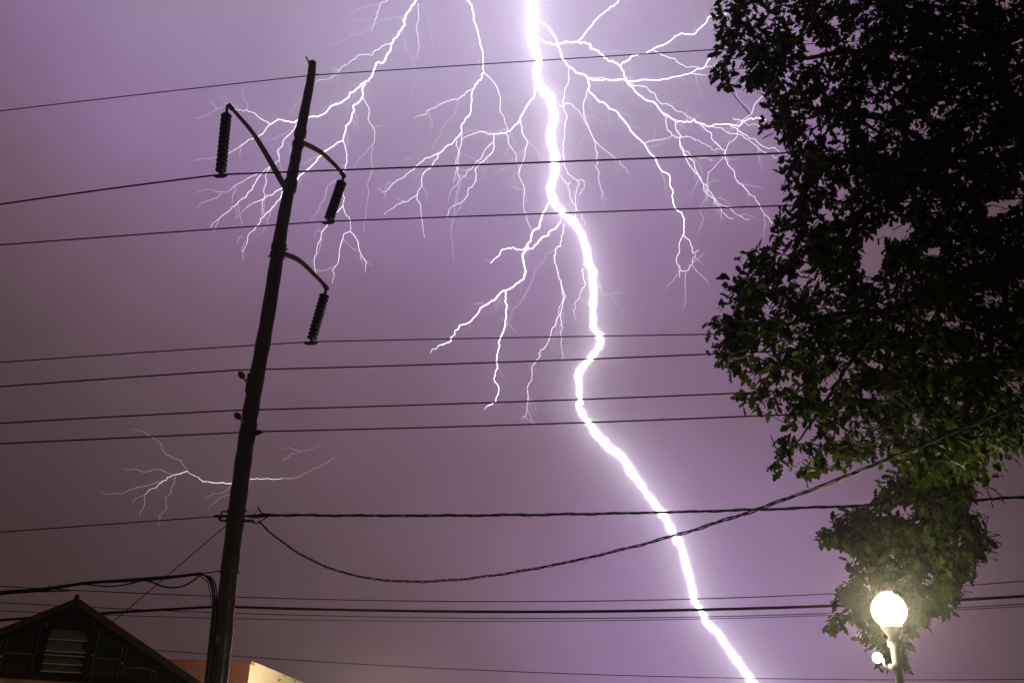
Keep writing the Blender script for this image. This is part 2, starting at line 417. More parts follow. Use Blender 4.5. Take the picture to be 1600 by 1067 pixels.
# bundle on the left with drooping splice loop, fixed to the pole
bun = tag(empty('cable_bundle', P3(315, 896, -.1)), 'thick bundle of cables sagging from the pole towards the far left', 'cable')
def bw(px, w, name='cable', m=M_RUB, dY=-.1, k=8):
    MB().tube(catmull([P3(x, y, dY) for x, y in px], k), pix(w, P3(200, 905)) / 2, 8).build(name, m, bun, True)
bw([(-400, 975), (-150, 945), (0, 927), (60, 922), (140, 910), (230, 905), (300, 897.5), (316, 896)], 5.0)
bw([(-400, 971), (-150, 941), (0, 923.5), (60, 919), (140, 909), (230, 902), (315, 895.5), (348, 890.5)], 1.8, 'messenger_wire', M_WIRE)
bw([(-400, 977), (0, 928.5), (48, 924), (75, 923.5), (110, 922)], 2.4)
bw([(130, 912), (165, 915.5), (190, 914), (225, 906)], 2.2)
bw([(215, 904.5), (235, 908), (252, 915), (268, 917.5), (285, 915.5), (300, 908), (314, 897)], 2.8)
for i, (dx, w) in enumerate(((0, 2.8), (4, 2.6), (8, 2.2), (-5, 1.4))):
    bw([(312, 897), (320 + dx, 899 + i), (328 + dx * .8, 908), (332 + dx * .8, 925), (334 + dx * .5, 950)], w)
for x, y in ((48, 919), (55, 918.5), (77, 915), (93, 914), (104, 912.5), (126, 909.5), (170, 906), (210, 904)):
    q = P3(x, y, -.14)
    MB().tube([q + np.array([-.02, 0, -.03]), q + np.array([.01, 0, .015])], [.016, .012], 6).build('lashing_clip', M_STEEL, bun)

# ------------------------------------------------------------------ glasshouse at lower left
GA = math.radians(17); GY = 16.0
apex = at(120, 940, GY)
gu = np.array([math.cos(GA), math.sin(GA), 0]); gn = np.array([-gu[1], gu[0], 0])   # gn points away from the viewer
G0 = np.array([apex[0], apex[1], 0.0]); AZ_ = apex[2]
gh = tag(empty('glasshouse', G0), 'dark glass gable end of a greenhouse with a louvred vent under its ridge', 'greenhouse')
def gp_(s, z, d=0.0): return G0 + gu * s + gn * d + np.array([0, 0, z])
SL = .555; HW = 3.3; EZ = AZ_ - SL * HW
def roofz(s): return AZ_ - SL * abs(s)
SILL = 3.13
def gbox(name, s0, s1, z0, z1, d0, d1, m, parent=gh, bev=0):
    return MB().prism([gp_(s0, z0, d0), gp_(s1, z0, d0), gp_(s1, z1, d0), gp_(s0, z1, d0)], gn * (d1 - d0)).build(name, m, parent, False, bev)
def gbar(name, a, b, w, d0, d1, m, parent=gh):
    a = np.array(a, float); b = np.array(b, float); t = (b - a) / np.linalg.norm(b - a); n = np.array([-t[1], t[0]]) * w / 2
    poly = [gp_(*(a - n), d0), gp_(*(b - n), d0), gp_(*(b + n), d0), gp_(*(a + n), d0)]
    return MB().prism(poly, gn * (d1 - d0)).build(name, m, parent)
def glass():
    m = bpy.data.materials.new('dark_glass'); m.use_nodes = True; t = m.node_tree; t.nodes.clear()
    o = t.nodes.new('ShaderNodeOutputMaterial'); mx = t.nodes.new('ShaderNodeMixShader'); tr = t.nodes.new('ShaderNodeBsdfTransparent')
    tr.inputs[0].default_value = (.55, .62, .58, 1)
    pb = t.nodes.new('ShaderNodeBsdfPrincipled'); pb.inputs['Base Color'].default_value = (.035, .05, .045, 1); pb.inputs['Roughness'].default_value = .28
    n = t.nodes.new('ShaderNodeTexNoise'); n.inputs['Scale'].default_value = 3.5; n.inputs['Detail'].default_value = 5
    c = t.nodes.new('ShaderNodeTexCoord'); t.links.new(c.outputs['Object'], n.inputs['Vector'])
    r = t.nodes.new('ShaderNodeMapRange'); r.inputs[1].default_value = .3; r.inputs[2].default_value = .7; r.inputs[3].default_value = .35; r.inputs[4].default_value = .8
    t.links.new(n.outputs['Fac'], r.inputs[0]); t.links.new(r.outputs[0], mx.inputs[0])
    t.links.new(tr.outputs[0], mx.inputs[1]); t.links.new(pb.outputs[0], mx.inputs[2]); t.links.new(mx.outputs[0], o.inputs['Surface'])
    return m
M_GLASS = glass()
# lower wall
MB().prism([gp_(-HW, 0), gp_(HW, 0), gp_(HW, EZ - .08), gp_(2.05, SILL - .10), gp_(-2.05, SILL - .10), gp_(-HW, EZ - .08)], gn * .12).build('wall', M_SIDING, gh)
for s in (-1, 1):
    MB().prism([gp_(s * HW, 0, .13), gp_(s * HW, 0, 9), gp_(s * HW, EZ - .1, 9), gp_(s * HW, EZ - .1, .13)], -gu * s * .1).build('side_wall', M_SIDING, gh)
    # roof slope and its barge trim
    MB().prism([gp_(0, AZ_ + .02, -.02), gp_(s * (HW + .25), roofz(HW + .25) + .02, -.02), gp_(s * (HW + .25), roofz(HW + .25) + .02, 9.2), gp_(0, AZ_ + .02, 9.2)], (0, 0, .05)).build('roof_slope', M_TRIM, gh)
    gbar('barge_board', (s * .03, AZ_ - .025), (s * (HW + .25), roofz(HW + .25) - .025), .085, -.10, -.022, M_TRIM)
    gbar('rafter', (s * .03, AZ_ - .11), (s * HW, roofz(HW) - .11), .09, -.05, .05, M_FRAME)
MB().tube([gp_(0, AZ_ + .06, -.12), gp_(0, AZ_ + .06, 9.2)], .045, 10).build('ridge_cap', M_FRAME, gh)
gbox('sill', -2.15, 2.15, SILL - .10, SILL, -.06, .06, M_FRAME)
MUL = [-1.65, -.93, -.40, .42, .90, 1.42]
for s in MUL:
    gbox('mullion', s - .03, s + .03, SILL + .001, roofz(s) - .12, -.045, .045, M_FRAME)
    MB().tube([gp_(s, SILL + .35 * (roofz(s) - SILL), -.05), gp_(s, SILL + .35 * (roofz(s) - SILL), -.065)], .014, 8).build('bolt', M_POST, gh)
for s in MUL:
    for e_ in (-.034, .034):
        gbox('mullion_highlight', s + e_ - .006, s + e_ + .006, SILL + .003, roofz(s) - .15, -.052, -.046, M_GREY)  # pale strips paint the highlight along the mullion edges
for a_, b_ in ((-.90, -.43), (.45, .87), (.93, 1.39), (-1.62, -.96)):
    zb_ = SILL + .42 * (min(roofz(a_), roofz(b_)) - SILL)
    gbox('glazing_bar', a_, b_, zb_, zb_ + .018, -.02, -.003, M_GREY)
gbox('vent_lintel', -.37, .39, 3.83, 3.94, -.05, .05, M_FRAME)
edges = [-2.0] + MUL + [2.0]
for a, b in zip(edges, edges[1:]):
    lo = SILL + .002
    if a == -.40:
        MB().prism([gp_(a + .03, 3.94, .0), gp_(b - .03, 3.94, .0), gp_(b - .03, roofz(b) - .14, .0), gp_(0, AZ_ - .14, 0), gp_(a + .03, roofz(a) - .14, .0)], gn * .008).build('pane', M_GLASS, gh)
        continue
    za, zb = max(roofz(a) - .14, lo), max(roofz(b) - .14, lo)
    poly = [gp_(a + .03, lo), gp_(b - .03, lo)] + ([gp_(b - .03, zb)] if zb > lo else []) + ([gp_(a + .03, za)] if za > lo else [])
    MB().prism(poly, gn * .008).build('pane', M_GLASS, gh)
# louvred vent
vent = gbox('louvre_vent', -.37, .39, SILL + .01, 3.825, .03, .06, M_FRAME)
gbox('vent_stile', -.37, -.30, SILL + .01, 3.82, -.10, .029, M_FRAME, vent); gbox('vent_stile', .32, .39, SILL + .01, 3.82, -.10, .029, M_FRAME, vent)
zs = [3.81, 3.64, 3.47, 3.41, 3.27]
for z0, z1 in ((3.815, 3.655), (3.65, 3.47), (3.465, 3.41), (3.405, 3.275), (3.27, 3.16)):
    # each blade tilts outwards at its foot; a white lip paints the light on its edge
    MB().prism([gp_(-.295, z0, .01), gp_(.315, z0, .01), gp_(.315, z1, -.075), gp_(-.295, z1, -.075)], np.array([0, 0, .012])).build('slat', M_GREY, vent)
    MB().tube([gp_(-.295, z1 + .006, -.08), gp_(.315, z1 + .006, -.08)], .008, 6).build('slat_edge_highlight', M_POST, vent)
# inside: a few diagonal braces behind the glass
gbar('brace', (-1.0, SILL + .2), (-.3, 3.75), .05, .9, .95, M_POST); gbar('brace', (.5, 3.7), (1.6, SILL + .05), .05, .9, .95, M_GREY)
gbar('brace', (-.25, 4.0), (-.05, 4.15), .07, .5, .55, M_GREY); gbar('brace', (.55, 3.35), (1.1, SILL), .05, .7, .75, M_GREY)
gbar('brace', (-1.1, 3.2), (-.95, 3.5), .05, .9, .95, M_GREY)
# siding boards below the sill
for i in range(10):
    z1 = SILL - .11 - i * .2; hw = 2.0 if i == 0 else min(HW - .02, (AZ_ - .2 - z1) / SL)
    MB().prism([gp_(-hw, z1 - .19, -.012), gp_(hw, z1 - .19, -.012), gp_(hw, z1, -.002), gp_(-hw, z1, -.002)], gn * .002).build('siding_board', M_SIDING, gh)
wl = tag(empty('added_orange_light', gp_(-.62, 2.78, -.2)), 'small added orange light out of view under the greenhouse sill', 'lamp')  # unseen light, added to tint the siding strip orange
MB().lathe([(.03, 0), (.07, .02), (.08, .1), (.05, .14)], 14, gp_(-.62, 2.66, -.2)).build('bulb', emit('added_orange_bulb', (1, .38, .1), 16), wl, True)
MB().lathe([(.10, 0), (.10, .02), (.03, .06)], 14, gp_(-.62, 2.805, -.2)).build('lamp_cap', M_FRAME, wl, True)
MB().tube([gp_(-.62, 2.84, -.2), gp_(-.62, 2.84, -.01)], .02, 8).build('lamp_arm', M_FRAME, wl)

# ------------------------------------------------------------------ flat-roofed building behind the pole
bc = at(392, 1032, 30.0)
BA = math.radians(93); BL = math.radians(172)
ur = np.array([math.cos(math.radians(86)), math.sin(math.radians(86)), 0]); ul = np.array([-ur[1], ur[0], 0])
B0 = np.array([bc[0], bc[1], 0.0]); BH = bc[2]
bld = tag(empty('flat_roofed_building', B0), 'flat roofed building with orange light put into its front colour and a brightly lit cream side wall', 'building')
def bp_(a, b, z): return B0 + ul * a + ur * b + np.array([0, 0, z])
MB().prism([bp_(0.004, 0, 0), bp_(14, 0, 0), bp_(14, 0, BH - .1), bp_(0.004, 0, BH - .1)], ur * .25).build('front_wall', M_ORANGE_LIT, bld)
MB().prism([bp_(0, .004, 0), bp_(0, 24, 0), bp_(0, 24, BH - .1), bp_(0, .004, BH - .1)], ul * .25).build('side_wall', M_CREAM, bld)
MB().prism([bp_(.3, .3, BH - .5), bp_(14, .3, BH - .5), bp_(14, 24, BH - .5), bp_(.3, 24, BH - .5)], (0, 0, .1)).build('roof', M_ASPH, bld)
MB().prism([bp_(-.03, -.03, BH - .1), bp_(14, -.03, BH - .1), bp_(14, .3, BH - .1), bp_(-.03, .3, BH - .1)], (0, 0, .1)).build('parapet_coping', M_ORANGE_LIT, bld)
MB().prism([bp_(-.03, .302, BH - .1), bp_(-.03, 24, BH - .1), bp_(.3, 24, BH - .1), bp_(.3, .302, BH - .1)], (0, 0, .1)).build('parapet_coping', M_CREAM, bld)

# ------------------------------------------------------------------ post lamps
def lamp_globe(name, s, col=(1.0, .90, .60)):
    return emit(name, col, s)
M_BULB = emit('lamp_bulb', (1.0, .86, .50), 1150); M_SMALL = emit('small_bulb', (1, .88, .62), 60)
M_BULB2 = emit('lamp_bulb_near_wall', (1.0, .80, .52), 6000)
def milk_glass():
    m = bpy.data.materials.new('glowing_milk_glass'); m.use_nodes = True; t = m.node_tree; t.nodes.clear()
    o = t.nodes.new('ShaderNodeOutputMaterial'); e = t.nodes.new('ShaderNodeEmission')
    e.inputs[0].default_value = (1.0, .93, .66, 1); e.inputs[1].default_value = 9.0
    t.links.new(e.outputs[0], o.inputs['Volume']); return m
M_GLOBE = milk_glass()
def post_lamp(loc, h, label, gm, bracket=False, R=.205):
    x, y = loc; root = tag(empty('post_lamp', (x, y, 0)), label, 'lamp', 'post lamps along the verge')
    gz = h
    MB().lathe([(.16, 0), (.16, .05), (.10, .12), (.075, .5), (.062, .55), (.05, 1.2), (.046, gz - .42), (.07, gz - .40), (.075, gz - .34), (.05, gz - .30), (.12, gz - R * .96), (.12, gz - R * .9)], 20, (x, y, 0)).build('post', M_POST, root, True)
    prof = [(.1 * R / .25, -.23 * R / .25)] + [(R * math.cos(a), R * math.sin(a)) for a in np.linspace(-1.1, 1.25, 12)]
    MB().lathe(prof, 28, (x, y, gz)).build('globe', M_GLOBE, root, True)
    MB().lathe([(.02, -.09), (.06, -.07), (.085, -.02), (.085, .02), (.06, .07), (.02, .09)], 16, (x, y, gz)).build('bulb', gm, root, True)
    MB().lathe([(R * .36, 0), (R * .34, .03), (.05, .07), (.02, .12)], 20, (x, y, gz + R * .95)).build('cap', M_STEEL, root, True)
    return root
lc = at(1389, 953, 11.0)
lamp = post_lamp((lc[0], lc[1]), lc[2], 'glowing white globe lamp on a slim white post in front of the hanging boughs', M_BULB)
# scrolled side bracket carrying a second, small lamp
hk = [at(x, y, 11.0) for x, y in ((1395, 1040), (1391, 1043), (1385, 1041), (1381.5, 1036), (1381, 1030))]
MB().tube(catmull(hk, 6), .014, 8).build('bracket', M_POST, lamp, True)
MB().lathe([(.06, 0), (.065, .04), (.05, .07)], 14, at(1396, 1043, 11.0) - np.array([0, 0, .03])).build('collar', M_POST, lamp, True)
sb = at(1371, 1027, 11.0)
MB().tube([hk[-1], (hk[-1] + sb) / 2 + np.array([0, 0, .03]), sb + np.array([0, 0, .03])], .012, 8).build('lamp_holder', M_POST, lamp, True)
MB().lathe([(.02, -.05), (.045, -.03), (.05, 0), (.045, .03), (.02, .05)], 14, sb).build('small_globe', M_SMALL, lamp, True)
post_lamp((-3.4, 29.0), 2.6, 'white globe lamp beside the cream side wall, just under the picture', M_BULB2)

# ------------------------------------------------------------------ oak on the right
def leaf_mat(name, a, b):
    m = bpy.data.materials.new(name); m.use_nodes = True; t = m.node_tree; t.nodes.clear()
    o = t.nodes.new('ShaderNodeOutputMaterial'); mx = t.nodes.new('ShaderNodeMixShader'); mx.inputs[0].default_value = .32
    pb = t.nodes.new('ShaderNodeBsdfPrincipled'); pb.inputs['Roughness'].default_value = .6; pb.inputs['Specular IOR Level'].default_value = .12
    tl = t.nodes.new('ShaderNodeBsdfTranslucent')
    ge = t.nodes.new('ShaderNodeNewGeometry'); r = t.nodes.new('ShaderNodeValToRGB')
    r.color_ramp.elements[0].color = (*a, 1); r.color_ramp.elements[1].color = (*b, 1)
    t.links.new(ge.outputs['Random Per Island'], r.inputs['Fac'])
    t.links.new(r.outputs[0], pb.inputs['Base Color']); t.links.new(r.outputs[0], tl.inputs['Color'])
    t.links.new(pb.outputs[0], mx.inputs[1]); t.links.new(tl.outputs[0], mx.inputs[2]); t.links.new(mx.outputs[0], o.inputs['Surface'])
    return m
M_LEAF = leaf_mat('oak_leaf', (.016, .030, .004), (.050, .072, .010))
# lobed oak leaf, unit length along +X, folded on its midrib
half = [(.0, .0), (.10, .045), (.22, .16), (.32, .10), (.45, .27), (.56, .15), (.70, .30), (.80, .14), (.93, .13), (1.0, 0)]
LV = [(x, 0, 0) for x in (.0, .32, .56, .80, 1.0)]
LV += [(x, y, .28 * y + .03 * math.sin(x * 9)) for x, y in half[1:-1]] + [(x, -y, .28 * y + .03 * math.sin(x * 9 + 1)) for x, y in half[1:-1]]
LV = np.array([(x, y, z - .18 * x * x) for x, y, z in LV])
def side(o, f):
    q = [(0, o, o + 1), (0, o + 1, o + 2, 1), (1, o + 2, o + 3), (1, o + 3, o + 4, 2), (2, o + 4, o + 5), (2, o + 5, o + 6, 3), (3, o + 6, o + 7, 4)]
    return [tuple(reversed(t)) for t in q] if f else q
LF = side(5, False) + side(13, True)
def leaf_mesh(name, pos, X, Z, size, origin):
    """pos,X,Z: (n,3) position, direction, normal; one mesh with n leaves."""
    Y = np.cross(Z, X)
    V = pos[:, None, :] - origin + size[:, None, None] * (LV[None, :, 0:1] * X[:, None, :] + LV[None, :, 1:2] * Y[:, None, :] + LV[None, :, 2:3] * Z[:, None, :])
    n, k = len(pos), len(LV)
    V = V.reshape(-1, 3)
    lens = np.array([len(f) for f in LF]); idx = np.concatenate([np.array(f) for f in LF])
    allidx = (idx[None, :] + (np.arange(n) * k)[:, None]).ravel().astype(np.int32)
    alllen = np.tile(lens, n); start = np.concatenate([[0], np.cumsum(alllen)[:-1]]).astype(np.int32)
    me = bpy.data.meshes.new(name)
    me.vertices.add(len(V)); me.vertices.foreach_set('co', V.ravel().astype(np.float32))
    me.loops.add(len(allidx)); me.loops.foreach_set('vertex_index', allidx)
    me.polygons.add(len(alllen)); me.polygons.foreach_set('loop_start', start)
    me.update(calc_edges=True); me.validate()
    me.materials.append(M_LEAF)
    return me
def nrm(a): return a / np.linalg.norm(a, axis=-1, keepdims=True)

TRUNK = np.array([9.3, 12.6, 0.0])
oak = tag(empty('oak_tree', TRUNK), 'big dark oak with lobed leaves filling the right side of the sky', 'tree')
tp = [TRUNK + np.array(v) for v in ((0, 0, -.1), (-.05, .02, .5), (-.15, 0, 2), (-.1, -.1, 4), (-.35, -.1, 6), (-.55, -.2, 8.5), (-.8, -.2, 11), (-1.0, -.2, 14))]
MB().tube(catmull(tp, 6), list(np.interp(np.arange(43), [0, 4, 12, 42], [.62, .42, .34, .10])), 14).build('trunk', M_BARK, oak, True)
def limb(px, w0, w1, fromz=None):
    pts = [at(x, y, Y) for x, y, Y in px]
    if fromz is not None: pts = [np.array([np.interp(fromz, [p[2] for p in tp], [p[k] for p in tp]) for k in range(3)])] + pts
    C = catmull(pts, 7); n = len(C)
    C = [c + np.array([random.gauss(0, .012) for _ in range(3)]) for c in C]
    MB().tube(C, [max(.008, pix(w0 + (w1 - w0) * (i / (n - 1)) ** .8, C[i]) / 2) for i in range(n)], 9).build('branch', M_BARK, oak, True)
    return C
LIMBS = []
LIMBS.append(limb([(1640, 580, 12.2), (1330, 594, 12.4), (1545, 606, 12.7), (1515, 632, 13), (1488, 665, 13.2), (1484, 715, 13.4), (1480, 770, 13.6), (1462, 830, 13.8), (1440, 880, 14), (1420, 940, 14)], 26, 4, 6.6))
LIMBS.append(limb([(1640, 415, 11.5), (1560, 440, 11.4), (1480, 462, 11.2), (1400, 482, 11), (1330, 492, 10.8), (1260, 500, 10.6), (1190, 515, 10.4)], 30, 4, 6.6))
LIMBS.append(limb([(1640, 180, 11.6), (1560, 215, 11.4), (1480, 250, 11.2), (1430, 285, 11.0), (1360, 320, 10.8), (1335, 355, 10.8), (1315, 400, 10.7), (1300, 440, 10.6)], 24, 3, 8.2))
LIMBS.append(limb([(1330, 625, 13), (1548, 655, 13.1), (1525, 695, 13.2), (1498, 755, 13.4), (1480, 800, 13.6), (1500, 840, 13.8)], 13, 3, 6.3))
LIMBS.append(limb([(1640, 60, 11.5), (1540, 75, 11.2), (1440, 70, 11), (1340, 80, 10.8), (1250, 90, 10.6), (1160, 95, 10.4)], 24, 3, 10))
LIMBS.append(limb([(1430, 285, 11), (1360, 262, 10.7), (1290, 250, 10.4), (1235, 262, 10.2)], 9, 2))
LIMBS.append(limb([(1480, 250, 11.2), (1400, 195, 11), (1310, 180, 10.8), (1230, 190, 10.6)], 11, 2))
LIMBS.append(limb([(1400, 482, 11), (1340, 550, 11), (1300, 610, 11.2), (1270, 660, 11.2), (1230, 710, 11.2)], 10, 2))
LIMBS.append(limb([(1480, 462, 11.2), (1425, 560, 11.6), (1400, 640, 12), (1330, 700, 12.2)], 9, 2))
LIMBS.append(limb([(1330, 492, 10.8), (1240, 550, 10.8), (1180, 610, 10.8)], 7, 2))
LIMBS.append(limb([(1484, 715, 13.4), (1420, 770, 13.6), (1370, 800, 13.8), (1310, 830, 14)], 7, 2))
LIMBS.append(limb([(1462, 830, 13.8), (1400, 870, 14), (1350, 900, 14.2), (1320, 950, 14.3)], 6, 2))
LIMBS.append(limb([(1420, 940, 14), (1410, 990, 14), (1400, 1040, 14)], 4, 2))
LIMBS.append(limb([(1525, 745, 13), (1537, 757, 13), (1547, 775, 13), (1551, 792, 13)], 2.4, 1.2))
LIMBS.append(limb([(1525, 745, 13), (1545, 760, 13), (1558, 768, 13), (1571, 787, 13)], 2.4, 1.0))
LIMBS.append(limb([(1500, 700, 13), (1520, 735, 13), (1525, 745, 13), (1512, 768, 13)], 4, 1.2))
LIMBS.append(limb([(1425, 335, 11), (1424, 352, 11), (1416, 362, 11)], 2.4, 1.2))
LIMBS.append(limb([(1332, 365, 10.8), (1328, 395, 10.8), (1318, 410, 10.8), (1315, 430, 10.8)], 3, 1.2))
limb_pts = np.array([p for L in LIMBS for p in L])

UPPER = [(1112, -70), (1112, 0), (1120, 40), (1112, 82), (1106, 118), (1124, 140), (1160, 134), (1192, 150), (1205, 170), (1190, 200), (1206, 225), (1232, 236), (1204, 262), (1214, 292), (1240, 318),
         (1200, 346), (1194, 372), (1160, 402), (1136, 428), (1112, 458), (1100, 498), (1104, 548), (1128, 580), (1172, 598), (1150, 626), (1166, 656), (1206, 650), (1236, 652), (1214, 682), (1200, 722),
         (1212, 752), (1250, 756), (1300, 736), (1350, 724), (1392, 716), (1420, 752), (1470, 740), (1530, 746), (1562, 728), (1600, 690), (1760, 640), (1760, -70)]
LOWER = [(1392, 716), (1384, 746), (1368, 772), (1338, 790), (1290, 806), (1270, 838), (1288, 862), (1322, 852), (1308, 882), (1330, 902), (1298, 928), (1284, 962), (1300, 992), (1330, 974), (1358, 1008),
         (1378, 1048), (1406, 1052), (1412, 1000), (1440, 968), (1490, 950), (1496, 902), (1532, 868), (1544, 832), (1508, 800), (1522, 768), (1530, 740), (1470, 730)]
HOLES = [((1400, 360), 36, 15), ((1362, 404), 20, 32), ((1460, 388), 15, 12), ((1258, 412), 10, 13), ((1228, 440), 8, 10), ((1572, 316), 26, 9), ((1343, 585), 9, 8), ((1313, 678), 10, 11), ((1431, 658), 9, 19), ((1512, 646), 10, 6),
         ((1408, 796), 18, 11), ((1397, 866), 7, 14), ((1268, 190), 13, 9), ((1186, 142), 8, 5), ((1305, 35), 10, 8), ((1312, 52), 8, 5), ((1300, 128), 6, 9), ((1362, 168), 7, 9), ((1310, 228), 9, 10), ((1366, 214), 8, 10), ((1470, 182), 9, 6),
         ((1500, 252), 12, 6), ((1514, 45), 6, 4), ((1566, 8), 6, 6), ((1455, 900), 8, 16), ((1335, 620), 7, 5), ((1245, 640), 7, 6), ((1325, 868), 9, 7), ((1500, 560), 5, 5), ((1580, 452), 7, 12), ((1466, 645), 5, 4)]
def inside(poly, x, y):
    r = False; j = len(poly) - 1
    for i in range(len(poly)):
        xi, yi = poly[i]; xj, yj = poly[j]
        if (yi > y) != (yj > y) and x < (xj - xi) * (y - yi) / (yj - yi) + xi: r = not r
        j = i
    return r
def hole(x, y, g=1.0): return any(((x - c[0]) / (a * g)) ** 2 + ((y - c[1]) / (b * g)) ** 2 < 1 for c, a, b in HOLES)
def clump(x, y): return .5 + .5 * math.sin(x * .045 + 1.3 * math.sin(y * .031)) * math.sin(y * .052 + 1.1 * math.sin(x * .027))
sprigs = []
def fill(poly, n, ylo, yhi, edge):
    xs = [p[0] for p in poly]; ys = [p[1] for p in poly]; k = 0
    while k < n:
        x = random.uniform(min(xs), max(xs)); y = random.uniform(min(ys), max(ys))
        if not inside(poly, x, y) or hole(x, y, 1.1): continue
        # keep a small margin so that the leaves, not the centres, reach the outline
        if not (inside(poly, x - edge, y) and inside(poly, x, y + edge) and inside(poly, x, y - edge)): continue
        dense = min(1, max(0, (x - 1180) / 320)) * (1 if y < 560 else .45)
        if random.random() > .10 + .75 * clump(x, y) + .35 * dense: continue
        Y = random.uniform(ylo, yhi) + .6 * math.sin(x * .02)
        sprigs.append((x, y, Y)); k += 1
fill(UPPER, 2800, 9.3, 13.2, 11)
fill(LOWER, 640, 12.9, 15.2, 9)
pos, dirs, nors, siz = [], [], [], []
tw = MB()
for (x, y, Y) in sprigs:
    c = at(x, y, Y)
    d = np.linalg.norm(limb_pts - c, axis=1); j = int(np.argmin(d)); root = limb_pts[j]
    ax = c - root; L = np.linalg.norm(ax); ax = ax / max(L, 1e-6)
    ax = nrm(ax + np.array([random.gauss(0, .35), random.gauss(0, .35), random.gauss(0, .3) - .15]))
    tl = min(.42, max(.18, L * .6)); s0 = c - ax * tl * .6
    if random.random() < .4 and not hole(x + 25, y - 12, 1.6) and not hole(x, y, 1.5) and not hole(x + 10, y + 12, 1.6):
        b = s0 - nrm(s0 - root) * min(.5, L * .4)
        tw.tube([b + np.array([0, 0, random.uniform(-.05, .05)]), s0, c + ax * .1], [.008, .006, .003], 3, False)
    n = random.randint(9, 15)
    for i in range(n):
        t = (i + random.random()) / n
        p = s0 + ax * tl * t + np.array([random.gauss(0, .035) for _ in range(3)])
        v = np.array([random.gauss(0, 1) for _ in range(3)]); v -= ax * (v @ ax)
        dd = nrm(nrm(v) * .9 + ax * (.35 + .6 * t) + np.array([0, 0, -.45]))
        q = p + dd * .06
        r = q - CAM; dep = r @ np.array([XH @ FWD, YH @ FWD, UPV @ FWD])
        qx = 800 + FOC * (r @ np.array([XH[0], YH[0], UPV[0]])) / dep; qy = 533.5 - FOC * (r @ np.array([XH[1], YH[1], UPV[1]])) / dep
        if hole(qx, qy, .85): continue
        up = nrm(np.array([random.gauss(0, .55), random.gauss(0, .55), 1.0])); up = nrm(up - dd * (up @ dd))
        pos.append(p); dirs.append(dd); nors.append(up); siz.append(random.uniform(.10, .19))
pos, dirs, nors, siz = map(np.array, (pos, dirs, nors, siz))
# the leaves that show largest are picked out singly, the rest is the crown
rel = pos - CAM; depth = rel @ np.array([XH @ FWD, YH @ FWD, UPV @ FWD])
dl = nrm(rel); show = siz / depth * np.abs((dl * nors).sum(1))
px_ = 800 + FOC * (rel @ np.array([XH[0], YH[0], UPV[0]])) / depth
show[(px_ > 1330)] = 0
pick = np.argsort(-show)[:300]; rest = np.setdiff1d(np.arange(len(pos)), pick)
crown = bpy.data.objects.new('crown', leaf_mesh('crown', pos[rest], dirs[rest], nors[rest], siz[rest], TRUNK)); COL.objects.link(crown); crown.parent = oak; crown['kind'] = 'stuff'
o = tw.build('twigs', M_BARK, oak); o['kind'] = 'stuff'
lm = leaf_mesh('leaf', np.zeros((1, 3)), np.array([[1., 0, 0]]), np.array([[0, 0, 1.]]), np.array([1.]), np.zeros(3))
M_LEAF1 = leaf_mat('oak_leaf_single', (.014, .025, .004), (.036, .052, .008)); lm.materials.clear(); lm.materials.append(M_LEAF1)
for i in pick:
    o = bpy.data.objects.new('leaf', lm); COL.objects.link(o); o.parent = oak
    X, Z = dirs[i], nors[i]; Yv = np.cross(Z, X); s = siz[i]; p = pos[i] - TRUNK
    o.matrix_local = Matrix(((X[0] * s, Yv[0] * s, Z[0] * s, p[0]), (X[1] * s, Yv[1] * s, Z[1] * s, p[1]), (X[2] * s, Yv[2] * s, Z[2] * s, p[2]), (0, 0, 0, 1)))

# small tree whose top just shows against the cream wall
ST = at(426, 1067, 33.5); ST[2] = 0
sap = tag(empty('young_tree', ST), 'top of a young tree in front of the cream side wall', 'tree')
hz = at(426, 1060, 33.5)[2]
MB().tube([ST, ST + np.array([.03, 0, hz * .5]), ST + np.array([0, 0, hz])], [.05, .035, .01], 8).build('trunk', M_BARK, sap, True)
n = 420; c0 = ST + np.array([0, 0, hz - .75])
pp2 = c0 + rng.normal(0, 1, (n, 3)) * np.array([.42, .42, .36]); dd2 = nrm(rng.normal(0, 1, (n, 3)) + np.array([0, 0, .3]))
z2 = rng.normal(0, .6, (n, 3)) + np.array([0, 0, 1]); z2 = nrm(z2 - dd2 * (z2 * dd2).sum(1, keepdims=True))
o = bpy.data.objects.new('crown', leaf_mesh('crown', pp2, dd2, z2, rng.uniform(.09, .16, n), ST)); COL.objects.link(o); o.parent = sap; o['kind'] = 'stuff'

